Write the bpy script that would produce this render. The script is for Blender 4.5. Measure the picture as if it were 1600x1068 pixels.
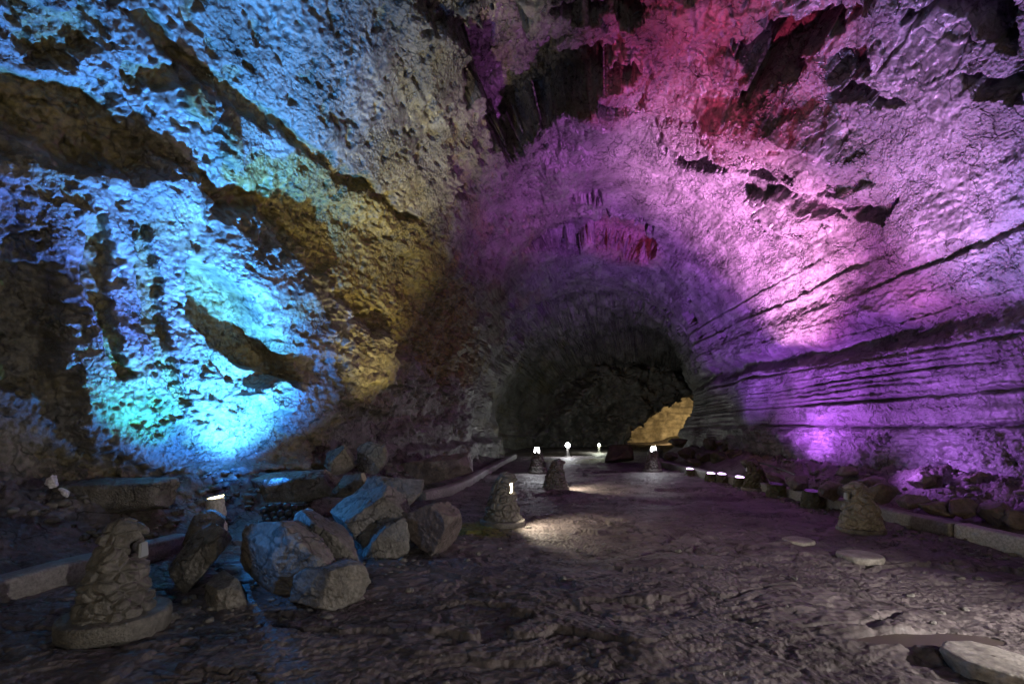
import bpy, bmesh, math, random
import numpy as np
from mathutils import Vector, Matrix

# ------------------------------------------------------------------ camera, world, exposure
S = bpy.context.scene
for o in list(bpy.data.objects):
    bpy.data.objects.remove(o)
COL = S.collection
EYE, F, PX0, PY0 = 1.55, 750.0, 800.0, 667.0        # eye height, focal length in photo pixels, vanishing point
cam = bpy.data.cameras.new('camera')
camo = bpy.data.objects.new('camera', cam)
COL.objects.link(camo)
camo.location = (0, 0, EYE)
camo.rotation_euler = (math.radians(90), 0, 0)
cam.sensor_width = 36.0
cam.lens = 36.0 * F / 1600.0
cam.shift_y = (PY0 - 534.0) / 1600.0
cam.clip_start, cam.clip_end = 0.05, 400
S.camera = camo
S.view_settings.view_transform = 'Standard'
S.view_settings.look = 'None'
S.view_settings.exposure = 0.0
S.view_settings.gamma = 1.0
S.cycles.use_denoising = True
S.cycles.use_adaptive_sampling = True
S.cycles.adaptive_threshold = 0.04
S.cycles.adaptive_min_samples = 12
S.cycles.max_bounces = 4
S.cycles.diffuse_bounces = 2
S.cycles.glossy_bounces = 2
S.cycles.sample_clamp_indirect = 4.0
S.cycles.sample_clamp_direct = 0.0

W = bpy.data.worlds.new('World')
S.world = W
W.use_nodes = True
_n = W.node_tree.nodes
_bg = _n['Background']
_sky = _n.new('ShaderNodeTexSky')
_sky.sky_type = 'NISHITA'
_sky.sun_disc = False
_sky.sun_elevation = math.radians(4)
_sky.sun_rotation = math.radians(200)
W.node_tree.links.new(_sky.outputs[0], _bg.inputs[0])
_bg.inputs[1].default_value = 0.05                   # daylight that only reaches in from the open end behind the camera


def lamp(name, loc, aim, color, power, size=90, blend=0.6, radius=0.08, kind='SPOT'):
    l = bpy.data.lights.new(name, kind)
    l.energy = power
    l.color = color
    l.shadow_soft_size = radius
    if kind == 'SPOT':
        l.spot_size = math.radians(size)
        l.spot_blend = blend
    o = bpy.data.objects.new(name, l)
    COL.objects.link(o)
    o.location = loc
    if aim is not None:
        o.rotation_euler = (Vector(aim) - Vector(loc)).to_track_quat('-Z', 'Y').to_euler()
    return o


# ------------------------------------------------------------------ numeric noise
_rs = np.random.RandomState(7)
_perm = _rs.permutation(512).astype(np.int64)
_perm = np.concatenate([_perm, _perm, _perm])
_g = _rs.normal(size=(512, 3))
_g /= np.linalg.norm(_g, axis=1)[:, None]


def _hash(i, j, k):
    return _perm[(_perm[(_perm[i & 511] + j) & 511] + k) & 511]


def perlin(P, scale, seed=0):
    q = P / scale + seed * 17.31
    i = np.floor(q).astype(np.int64)
    f = q - i
    u = f * f * f * (f * (f * 6 - 15) + 10)
    out = np.zeros(len(P))
    for dx in (0, 1):
        wx = u[:, 0] if dx else 1 - u[:, 0]
        for dy in (0, 1):
            wy = u[:, 1] if dy else 1 - u[:, 1]
            for dz in (0, 1):
                wz = u[:, 2] if dz else 1 - u[:, 2]
                g = _g[_hash(i[:, 0] + dx, i[:, 1] + dy, i[:, 2] + dz)]
                d = g[:, 0] * (f[:, 0] - dx) + g[:, 1] * (f[:, 1] - dy) + g[:, 2] * (f[:, 2] - dz)
                out += wx * wy * wz * d
    return out * 1.5


def fbm(P, scale, octaves=4, gain=0.5, seed=0, ridged=False, billow=False):
    out = np.zeros(len(P))
    a = 1.0
    for k in range(octaves):
        n = perlin(P, scale, seed + k * 3)
        if ridged:
            n = 1 - 2 * np.abs(n)
        if billow:
            n = 2 * np.abs(n) - 0.5
        out += a * n
        a *= gain
        scale *= 0.5
    return out


def worley(P, scale, seed=0):
    q = P / scale + seed * 11.7
    i = np.floor(q).astype(np.int64)
    f1 = np.full(len(P), 9.0)
    f2 = np.full(len(P), 9.0)
    cid = np.zeros(len(P), np.int64)
    vec = np.zeros_like(q)
    for dx in (-1, 0, 1):
        for dy in (-1, 0, 1):
            for dz in (-1, 0, 1):
                h = _hash(i[:, 0] + dx, i[:, 1] + dy, i[:, 2] + dz)
                c = i + (dx, dy, dz) + 0.5 + _g[h] * 0.42
                d = np.sqrt(((q - c) ** 2).sum(1))
                near = d < f1
                f2 = np.where(near, f1, np.minimum(f2, d))
                cid = np.where(near, h, cid)
                vec = np.where(near[:, None], q - c, vec)
                f1 = np.where(near, d, f1)
    return f1, f2, cid, vec * scale


def sstep(a, b, x):
    t = np.clip((x - a) / (b - a), 0, 1)
    return t * t * (3 - 2 * t)


def terrace(x, n, sharp=0.12):
    y = x * n
    b = np.floor(y)
    return (b + sstep(0.5 - sharp, 0.5 + sharp, y - b)) / n


def poly_sd(x, y, poly):
    """signed distance to a polygon, positive inside"""
    pts = np.array(poly, float)
    inside = np.zeros(len(x), bool)
    dmin = np.full(len(x), 1e9)
    n = len(pts)
    for k in range(n):
        ax, ay = pts[k]
        bx, by = pts[(k + 1) % n]
        ex, ey = bx - ax, by - ay
        t = np.clip(((x - ax) * ex + (y - ay) * ey) / (ex * ex + ey * ey + 1e-9), 0, 1)
        dmin = np.minimum(dmin, (x - ax - t * ex) ** 2 + (y - ay - t * ey) ** 2)
        if abs(ey) > 1e-9:
            c = ((ay > y) != (by > y)) & (x < ex * (y - ay) / ey + ax)
            inside ^= c
    d = np.sqrt(dmin)
    return np.where(inside, d, -d)


# ------------------------------------------------------------------ materials
def nt_mat(name):
    m = bpy.data.materials.new(name)
    m.use_nodes = True
    t = m.node_tree
    return m, t, t.nodes['Principled BSDF']


def N(t, kind, **kw):
    n = t.nodes.new(kind)
    for k, v in kw.items():
        if k in n.inputs:
            n.inputs[k].default_value = v
        else:
            setattr(n, k, v)
    return n


def ramp(t, src, stops):
    r = t.nodes.new('ShaderNodeValToRGB')
    e = r.color_ramp.elements
    e[0].position, e[0].color = stops[0][0], (*stops[0][1], 1)
    e[1].position, e[1].color = stops[-1][0], (*stops[-1][1], 1)
    for p, c in stops[1:-1]:
        x = e.new(p)
        x.color = (*c, 1)
    t.links.new(src, r.inputs[0])
    return r.outputs[0]


def g3(v):
    return (v, v, v)


def rock_mat(name, c_dark, c_mid, c_light, moss_shade=None, rough=(0.35, 0.7), bump=0.03, fine=28.0, spec=0.5, scale=1.4, attr=False, crack=0.0, crack_scale=1.6):
    """stone: three tones in patches, a second tint for mossy spots and painted shade where the attribute says so, two grains of bump"""
    m, t, b = nt_mat(name)
    L = t.links.new
    co = N(t, 'ShaderNodeTexCoord').outputs['Object']
    n1 = N(t, 'ShaderNodeTexNoise', Scale=scale, Detail=5.0, Roughness=0.62)
    L(co, n1.inputs['Vector'])
    col = ramp(t, n1.outputs['Fac'], [(0.3, c_dark), (0.5, c_mid), (0.72, c_light)])
    n2 = N(t, 'ShaderNodeTexNoise', Scale=fine * 0.45, Detail=4.0, Roughness=0.7)
    L(co, n2.inputs['Vector'])
    sp = ramp(t, n2.outputs['Fac'], [(0.33, g3(0.55)), (0.62, g3(1.15))])
    mx = N(t, 'ShaderNodeMix', data_type='RGBA', blend_type='MULTIPLY')
    mx.inputs['Factor'].default_value = 1.0
    L(col, mx.inputs['A'])
    L(sp, mx.inputs['B'])
    col = mx.outputs['Result']
    if attr and moss_shade:
        at = N(t, 'ShaderNodeAttribute', attribute_name='growth_shade')
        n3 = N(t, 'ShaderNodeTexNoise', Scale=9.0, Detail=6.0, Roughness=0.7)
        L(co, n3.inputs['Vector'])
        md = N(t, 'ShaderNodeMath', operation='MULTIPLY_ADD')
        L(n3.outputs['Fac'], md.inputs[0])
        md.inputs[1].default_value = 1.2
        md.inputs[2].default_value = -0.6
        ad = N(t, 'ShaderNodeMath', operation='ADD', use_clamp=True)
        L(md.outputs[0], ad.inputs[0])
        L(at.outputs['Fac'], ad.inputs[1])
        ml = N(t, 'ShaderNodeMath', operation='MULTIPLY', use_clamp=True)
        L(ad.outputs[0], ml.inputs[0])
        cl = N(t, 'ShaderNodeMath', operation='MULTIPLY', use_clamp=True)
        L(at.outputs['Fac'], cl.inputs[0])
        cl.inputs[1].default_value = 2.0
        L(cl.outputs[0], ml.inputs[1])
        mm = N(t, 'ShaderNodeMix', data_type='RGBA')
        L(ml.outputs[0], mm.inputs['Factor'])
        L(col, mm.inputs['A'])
        mc = ramp(t, n2.outputs['Fac'], [(0.35, moss_shade[0]), (0.65, moss_shade[1])])
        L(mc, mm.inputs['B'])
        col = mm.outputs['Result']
    L(col, b.inputs['Base Color'])
    cracks = None
    if crack > 0:
        nd = N(t, 'ShaderNodeTexNoise', Scale=2.2, Detail=3.0, Roughness=0.6)
        L(co, nd.inputs['Vector'])
        sc = N(t, 'ShaderNodeVectorMath', operation='SCALE')
        L(nd.outputs['Color'], sc.inputs[0])
        sc.inputs['Scale'].default_value = 0.55
        av = N(t, 'ShaderNodeVectorMath', operation='ADD')
        L(co, av.inputs[0])
        L(sc.outputs[0], av.inputs[1])
        for cs, wd in ((crack_scale, 0.022), (crack_scale * 3.1, 0.05)):
            vo = N(t, 'ShaderNodeTexVoronoi', Scale=cs, feature='DISTANCE_TO_EDGE')
            L(av.outputs[0], vo.inputs['Vector'])
            mr = N(t, 'ShaderNodeMapRange')
            L(vo.outputs['Distance'], mr.inputs['Value'])
            mr.inputs['From Min'].default_value, mr.inputs['From Max'].default_value = 0.0, wd
            # cracks run only in places
            ng = N(t, 'ShaderNodeTexNoise', Scale=cs * 0.9, Detail=1.0)
            L(co, ng.inputs['Vector'])
            gm = N(t, 'ShaderNodeMapRange')
            L(ng.outputs['Fac'], gm.inputs['Value'])
            gm.inputs['From Min'].default_value, gm.inputs['From Max'].default_value = 0.44, 0.56
            mxx = N(t, 'ShaderNodeMath', operation='MAXIMUM')
            L(mr.outputs[0], mxx.inputs[0])
            L(gm.outputs[0], mxx.inputs[1])
            if cracks is None:
                cracks = mxx.outputs[0]
            else:
                mn = N(t, 'ShaderNodeMath', operation='MINIMUM')
                L(cracks, mn.inputs[0])
                L(mxx.outputs[0], mn.inputs[1])
                cracks = mn.outputs[0]
        dk = ramp(t, cracks, [(0.0, g3(0.25)), (0.9, g3(1.0))])
        cm = N(t, 'ShaderNodeMix', data_type='RGBA', blend_type='MULTIPLY')
        cm.inputs['Factor'].default_value = 1.0
        L(col, cm.inputs['A'])
        L(dk, cm.inputs['B'])
        col = cm.outputs['Result']
        L(col, b.inputs['Base Color'])
    n4 = N(t, 'ShaderNodeTexNoise', Scale=fine, Detail=3.0, Roughness=0.65)
    L(co, n4.inputs['Vector'])
    n5 = N(t, 'ShaderNodeTexVoronoi', Scale=fine * 0.8, feature='SMOOTH_F1')
    L(co, n5.inputs['Vector'])
    h = N(t, 'ShaderNodeMath', operation='ADD')
    L(n4.outputs['Fac'], h.inputs[0])
    L(n5.outputs['Distance'], h.inputs[1])
    bp = N(t, 'ShaderNodeBump', Strength=1.0, Distance=bump)
    hh = h.outputs[0]
    if cracks is not None:
        ck = N(t, 'ShaderNodeMath', operation='MULTIPLY_ADD')
        L(cracks, ck.inputs[0])
        ck.inputs[1].default_value = crack
        L(hh, ck.inputs[2])
        hh = ck.outputs[0]
    L(hh, bp.inputs['Height'])
    nm = N(t, 'ShaderNodeTexNoise', Scale=0.9, Detail=2.0)
    L(co, nm.inputs['Vector'])
    ms = N(t, 'ShaderNodeMapRange')
    L(nm.outputs['Fac'], ms.inputs['Value'])
    ms.inputs['From Min'].default_value, ms.inputs['From Max'].default_value = 0.38, 0.6
    ms.inputs['To Min'].default_value, ms.inputs['To Max'].default_value = 0.25, 1.0
    L(ms.outputs[0], bp.inputs['Strength'])
    L(bp.outputs[0], b.inputs['Normal'])
    rr = N(t, 'ShaderNodeMapRange')
    L(n2.outputs['Fac'], rr.inputs['Value'])
    rr.inputs['From Min'].default_value, rr.inputs['From Max'].default_value = 0.35, 0.65
    rr.inputs['To Min'].default_value, rr.inputs['To Max'].default_value = rough
    L(rr.outputs[0], b.inputs['Roughness'])
    b.inputs['Specular IOR Level'].default_value = spec
    return m


def glow_mat(name, color, strength):
    m, t, b = nt_mat(name)
    b.inputs['Base Color'].default_value = (0.8, 0.8, 0.8, 1)
    b.inputs['Emission Color'].default_value = (*color, 1)
    b.inputs['Emission Strength'].default_value = strength
    return m


M = {}
M['left'] = rock_mat('basalt_left', (0.06, 0.058, 0.052), (0.13, 0.127, 0.12), (0.22, 0.22, 0.215),
                     moss_shade=((0.040, 0.032, 0.010), (0.21, 0.17, 0.05)), rough=(0.28, 0.7), bump=0.04, fine=24, crack=0.25, crack_scale=0.7, attr=True)  # brown tones, also painting the shade of the wall hollows
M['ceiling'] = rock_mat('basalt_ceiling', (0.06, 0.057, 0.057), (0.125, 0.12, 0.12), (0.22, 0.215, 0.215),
                        moss_shade=((0.018, 0.014, 0.01), (0.07, 0.052, 0.03)), rough=(0.22, 0.6), bump=0.045, fine=22, crack=0.6, crack_scale=0.9, attr=True)  # dark second tones paint the shade inside the roof hollows
M['right'] = rock_mat('basalt_right', (0.05, 0.047, 0.048), (0.12, 0.115, 0.117), (0.24, 0.235, 0.24),
                      moss_shade=((0.03, 0.03, 0.02), (0.1, 0.085, 0.06)), rough=(0.3, 0.7), bump=0.045, fine=26, crack=0.5, crack_scale=0.7, attr=True)
M['floor'] = rock_mat('basalt_floor', (0.055, 0.046, 0.048), (0.12, 0.102, 0.104), (0.2, 0.175, 0.174),
                      moss_shade=((0.08, 0.09, 0.015), (0.26, 0.25, 0.05)), rough=(0.48, 0.85), bump=0.022, fine=30, spec=0.35, attr=True, scale=1.1, crack=0.3, crack_scale=0.9)
M['far'] = rock_mat('basalt_far', (0.05, 0.05, 0.05), (0.11, 0.11, 0.11), (0.2, 0.2, 0.2), bump=0.06, fine=6)
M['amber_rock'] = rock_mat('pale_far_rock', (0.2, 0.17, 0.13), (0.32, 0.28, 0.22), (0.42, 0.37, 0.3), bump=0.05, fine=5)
M['boulder'] = rock_mat('boulder_stone', (0.085, 0.08, 0.074), (0.145, 0.138, 0.128), (0.22, 0.21, 0.195), rough=(0.5, 0.85), bump=0.02, fine=40, scale=3, crack=0.3, crack_scale=0.8)
M['reddish'] = rock_mat('rusty_stone', (0.075, 0.06, 0.056), (0.14, 0.115, 0.108), (0.2, 0.175, 0.16), rough=(0.5, 0.85), bump=0.015, fine=32, scale=3)
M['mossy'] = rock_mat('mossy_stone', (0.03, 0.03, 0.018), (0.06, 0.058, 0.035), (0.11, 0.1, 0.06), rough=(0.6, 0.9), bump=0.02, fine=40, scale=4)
M['cladding'] = rock_mat('cladding_stone', (0.075, 0.071, 0.064), (0.125, 0.119, 0.107), (0.185, 0.177, 0.16), rough=(0.55, 0.85), bump=0.008, fine=70, scale=6)
M['pale_cladding'] = rock_mat('pale_cladding_stone', (0.14, 0.132, 0.115), (0.22, 0.207, 0.18), (0.3, 0.285, 0.25), rough=(0.5, 0.85), bump=0.008, fine=70, scale=6)
M['concrete'] = rock_mat('kerb_concrete', (0.16, 0.155, 0.15), (0.22, 0.215, 0.205), (0.28, 0.27, 0.26), rough=(0.6, 0.85), bump=0.004, fine=70, scale=2)
M['pale_concrete'] = rock_mat('pale_concrete', (0.3, 0.29, 0.27), (0.38, 0.37, 0.345), (0.46, 0.45, 0.42), rough=(0.6, 0.85), bump=0.004, fine=70, scale=3)
M['disc'] = rock_mat('disc_stone', (0.1, 0.092, 0.082), (0.24, 0.225, 0.2), (0.31, 0.295, 0.27), rough=(0.5, 0.8), bump=0.006, fine=60, scale=5)
M['mineral'] = rock_mat('white_mineral', (0.55, 0.53, 0.56), (0.72, 0.7, 0.73), (0.8, 0.8, 0.82), rough=(0.5, 0.8), bump=0.01, fine=60, scale=5)
M['housing'] = rock_mat('lamp_housing', (0.03, 0.03, 0.03), (0.045, 0.045, 0.045), (0.06, 0.06, 0.06), rough=(0.35, 0.5), bump=0.001, fine=90)
_m, _t, _b = nt_mat('dark_lens')
_b.inputs['Base Color'].default_value = (0.05, 0.06, 0.08, 1)
_b.inputs['Roughness'].default_value = 0.15
M['lens'] = _m
_m, _t, _b = nt_mat('puddle_water')
_b.inputs['Base Color'].default_value = (0.07, 0.058, 0.048, 1)
_b.inputs['Roughness'].default_value = 0.35
_b.inputs['Specular IOR Level'].default_value = 0.12
M['water'] = _m
_m, _t, _b = nt_mat('black_rubber')
_b.inputs['Base Color'].default_value = (0.01, 0.01, 0.01, 1)
_b.inputs['Roughness'].default_value = 0.5
M['rubber'] = _m
_m, _t, _b = nt_mat('frosted_pane')
_b.inputs['Base Color'].default_value = (0.3, 0.33, 0.34, 1)
_b.inputs['Roughness'].default_value = 0.3
M['pane'] = _m
M['warm_glow'] = glow_mat('warm_lamp_glow', (1.0, 0.86, 0.55), 12)
M['white_glow'] = glow_mat('white_lamp_glow', (0.95, 0.97, 1.0), 60)
M['green_glow'] = glow_mat('yellow_lamp_glow', (0.9, 0.95, 0.5), 25)
M['violet_glow'] = glow_mat('violet_lamp_glow', (0.80, 0.52, 1.0), 5)


# ------------------------------------------------------------------ mesh helpers
def link(name, me, mat, parent=None, kind=None):
    o = bpy.data.objects.new(name, me)
    me.materials.append(mat)
    COL.objects.link(o)
    if parent:
        o.parent = parent
    if kind:
        o['kind'] = kind
    return o


def tag(o, label, cat, group=None):
    o['label'] = label
    o['category'] = cat
    if group:
        o['group'] = group
    return o


def thing(name, label, cat, loc, rz=0.0, group=None):
    o = bpy.data.objects.new(name, None)
    o.empty_display_size = 0.1
    COL.objects.link(o)
    o.location = loc
    o.rotation_euler = (0, 0, rz)
    return tag(o, label, cat, group)


def raw_mesh(name, V, Q, smooth=True):
    me = bpy.data.meshes.new(name)
    V = np.ascontiguousarray(V, np.float32)
    Q = np.ascontiguousarray(Q, np.int32)
    k = Q.shape[1]
    me.vertices.add(len(V))
    me.vertices.foreach_set('co', V.ravel())
    me.loops.add(Q.size)
    me.loops.foreach_set('vertex_index', Q.ravel())
    me.polygons.add(len(Q))
    me.polygons.foreach_set('loop_start', np.arange(0, Q.size, k, dtype=np.int32))
    me.update(calc_edges=True)
    if smooth:
        me.polygons.foreach_set('use_smooth', np.ones(len(Q), bool))
    return me


def grid_quads(nr, nc, flip=False, close=False):
    i = np.arange(nr - 1)[:, None]
    j = np.arange(nc if close else nc - 1)[None, :]
    j2 = (j + 1) % nc
    a, b, c, d = i * nc + j, i * nc + j2, (i + 1) * nc + j2, (i + 1) * nc + j
    q = np.stack([a, b, c, d] if not flip else [a, d, c, b], -1)
    return q.reshape(-1, 4)


def set_attr(me, name, vals):
    at = me.attributes.new(name, 'FLOAT', 'POINT')
    at.data.foreach_set('value', np.ascontiguousarray(vals, np.float32))


def proj(P):
    d = np.maximum(P[:, 1], 0.3)
    return PX0 + F * P[:, 0] / d, PY0 - F * (P[:, 2] - EYE) / d


def at(px, py, Y):
    return Vector(((px - PX0) / F * Y, Y, EYE - (py - PY0) / F * Y))


def on_floor(px, py, z=0.0):
    Y = (EYE - z) * F / (py - PY0)
    return Vector(((px - PX0) / F * Y, Y, z))


# ------------------------------------------------------------------ the lava tube
TY = np.array([-12, -8, 0, 4, 6, 8.5, 12, 16, 20, 25, 27, 29, 32, 36, 40.])
TL = np.array([-8.5, -8.5, -8.2, -7.6, -6.6, -5.1, -3.4, -2.3, -1.7, -1.1, -1.0, -0.9, -0.5, 1.0, 4.0])
TR = np.array([9, 9, 8.8, 8.6, 8.5, 8.35, 8.15, 8.0, 8.4, 9.6, 10.6, 11.6, 13.8, 15.5, 16.5])
TH = np.array([8.6, 8.6, 8.7, 8.8, 8.8, 8.75, 8.7, 8.65, 8.6, 8.5, 8.4, 8.3, 8.0, 6.6, 4.6])
EXPO = 2.35


def tube_params(y):
    l, r, h = np.interp(y, TY, TL), np.interp(y, TY, TR), np.interp(y, TY, TH)
    return (l + r) / 2, (r - l) / 2, h


def tube_point(px, py):
    """the point of the undisturbed tube seen along one direction from the eye"""
    a, b = (px - PX0) / F, -(py - PY0) / F
    lo, hi = 0.5, 39.0
    ys = np.linspace(lo, hi, 4000)
    c, w, h = tube_params(ys)
    f = np.abs((a * ys - c) / w) ** EXPO + np.abs((EYE + b * ys) / h) ** EXPO - 1
    k = int(np.argmax(f > 0)) if (f > 0).any() else -1
    y = ys[k]
    return Vector((a * y, y, EYE + b * y))


# relief measured on the walls: outline, height into the cave (m, negative is a hollow), width of its edge, raggedness, strength of the painted shade tint
LEFT_RELIEF = [
    # the big lit bulge
    ([(-80, 245), (60, 240), (170, 256), (240, 268), (285, 262), (330, 318), (420, 372), (475, 425), (508, 520), (515, 640), (470, 735), (300, 760), (150, 720), (95, 600), (60, 420), (20, 350), (-80, 340)], 0.34, 34, 14, 0.0),
    # long hollow above the bulge
    ([(-60, 110), (60, 118), (150, 150), (230, 215), (330, 290), (440, 300), (560, 330), (650, 400), (720, 520), (700, 600), (590, 520), (500, 430), (420, 345), (330, 300), (240, 250), (120, 240), (-60, 170)], -0.25, 34, 12, 0.75),
    # olive band, tinted to paint shade between the hollow and the upper slope
    ([(350, 262), (480, 235), (580, 285), (670, 350), (740, 470), (760, 590), (700, 600), (600, 520), (520, 440), (440, 350), (390, 310)], -0.06, 24, 14, 1.0),
    # hollow line higher up
    ([(180, 20), (240, 30), (330, 110), (420, 170), (520, 240), (600, 300), (660, 340), (650, 352), (560, 295), (470, 228), (400, 185), (330, 140), (250, 75)], -0.22, 12, 9, 0.7),
    ([(265, 130), (300, 122), (325, 155), (322, 190), (300, 185), (270, 165)], 0.25, 16, 8, 0.8),
    ([(335, 205), (355, 195), (372, 225), (365, 258), (345, 250)], 0.2, 14, 8, 0.7),
    ([(10, 0), (110, 0), (150, 70), (100, 100), (40, 60)], -0.2, 20, 16, 0.7),
    ([(190, 100), (260, 95), (250, 130), (200, 135)], -0.14, 14, 12, 0.7),
    ([(-20, 380), (40, 380), (90, 420), (110, 520), (60, 600), (-20, 600)], -0.2, 40, 14, 0.35),
    # oval shaded behind the lump at the lower right of the bulge
    ([(278, 405), (330, 425), (375, 470), (405, 520), (440, 585), (430, 600), (380, 570), (320, 540), (285, 490)], -0.75, 10, 4, 0.6),
    ([(385, 590), (432, 585), (442, 612), (430, 640), (390, 640), (360, 620)], 0.34, 14, 6, 0.0),
    # streaks left of the oval
    ([(118, 350), (148, 336), (165, 420), (152, 480), (192, 580), (172, 600), (136, 505), (115, 420)], -0.2, 10, 8, 0.75),
    ([(190, 352), (212, 345), (236, 430), (252, 520), (285, 630), (268, 640), (226, 540), (205, 450)], -0.18, 9, 8, 0.7),
    ([(320, 560), (350, 560), (420, 600), (400, 612), (340, 590)], -0.12, 8, 7, 0.4),
    ([(500, 520), (560, 500), (640, 560), (620, 640), (540, 640)], 0.18, 26, 10, 0.5),
    ([(560, 600), (700, 590), (720, 650), (600, 680)], -0.2, 20, 10, 0.3),
]
CEIL_RELIEF = [
    ([(742, 50), (800, 35), (840, 88), (900, 82), (965, 90), (990, 128), (945, 152), (880, 180), (845, 215), (790, 262), (770, 200), (738, 130)], -1.15, 9, 9, 0.5),
    ([(860, 12), (915, 8), (985, 0), (1010, 15), (960, 42), (905, 45)], -0.8, 8, 8, 0.3),
    ([(1150, 62), (1200, 28), (1300, 14), (1318, 55), (1275, 82), (1250, 95), (1238, 128), (1205, 120), (1185, 142), (1165, 140), (1190, 100)], -1.1, 6, 6, 0.3),
    ([(1300, 95), (1345, 78), (1352, 112), (1326, 132), (1305, 118)], -0.5, 5, 5, 0.1),
    ([(1290, 148), (1340, 128), (1420, 165), (1400, 172), (1350, 150), (1300, 158)], -0.4, 5, 5, 0.1),
    ([(1408, 42), (1435, -10), (1570, -10), (1580, 75), (1525, 70), (1485, 35), (1450, 18)], -1.1, 6, 5, 0.3),
    ([(1510, 118), (1600, 125), (1600, 155), (1530, 148)], -0.5, 7, 6, 0.2),
    ([(1580, 90), (1640, 90), (1640, 130), (1580, 120)], -0.5, 7, 6, 0.2),
    ([(1055, 255), (1040, 232), (1120, 238), (1205, 248), (1212, 275), (1160, 262), (1100, 262)], -0.9, 5, 2, 0.1),
    ([(1028, 190), (1120, 195), (1180, 215), (1205, 245), (1120, 238), (1035, 228)], 0.22, 12, 5, 0.0),
    ([(825, 388), (880, 360), (945, 335), (965, 350), (1010, 352), (1025, 395), (990, 408), (930, 385), (870, 392)], -0.7, 8, 4, 0.2),
    ([(895, 305), (940, 300), (935, 322), (900, 320)], -0.3, 6, 5, 0.1),
    ([(1100, 165), (1160, 150), (1230, 155), (1310, 190), (1370, 240), (1330, 305), (1260, 280), (1200, 230), (1130, 210)], 0.50, 55, 8, 0.0),
    ([(1175, 300), (1260, 310), (1290, 340), (1240, 362), (1180, 350)], 0.32, 34, 6, 0.0),
    ([(1295, 325), (1340, 345), (1330, 340), (1390, 318), (1395, 325), (1370, 355), (1340, 350)], -0.25, 5, 5, 0.1),
    ([(600, -30), (745, -30), (740, 60), (755, 110), (700, 60), (650, 20)], -0.35, 16, 9, 0.5),
    ([(700, 260), (745, 220), (760, 300), (730, 300)], -0.2, 12, 8, 0.3),
    # step up of the roof far in
    ([(795, 580), (820, 520), (880, 492), (960, 490), (1040, 520), (1088, 572), (1060, 560), (960, 530), (890, 545), (830, 590)], -0.5, 20, 26, 0.0),
]
_r0 = np.random.RandomState(12)
_zs = np.sort(np.concatenate([[1.55, 2.12, 2.62, 3.08], 0.95 + 2.5 * (np.arange(22) + 0.7 * _r0.rand(22)) / 22]))
RIGHT_LEDGES = [(float(z), float({1.55: 0.2, 2.12: 0.2, 2.62: 0.14, 3.08: 0.14}.get(z, 0.02 + 0.05 * q))) for z, q in zip(_zs, _r0.rand(len(_zs)))] + [(3.75, 0.07), (4.15, 0.05), (4.55, 0.09), (5.0, 0.06), (5.5, 0.04)]


def ledge_profile(z, gaps):
    """sawtooth of lava tide lines: the face leans inward as it climbs and snaps back above every lip"""
    out = np.zeros_like(z)
    zs = [g[0] for g in gaps]
    for k, (z0, a) in enumerate(gaps):
        z1 = zs[k + 1] if k + 1 < len(zs) else z0 + 0.9
        z1 = max(z1, z0 + 0.09)
        up = sstep(z0, z0 + 0.03, z) * (1 - sstep(z0 + 0.03, z1, z))
        out -= a * up
    return out


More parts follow.
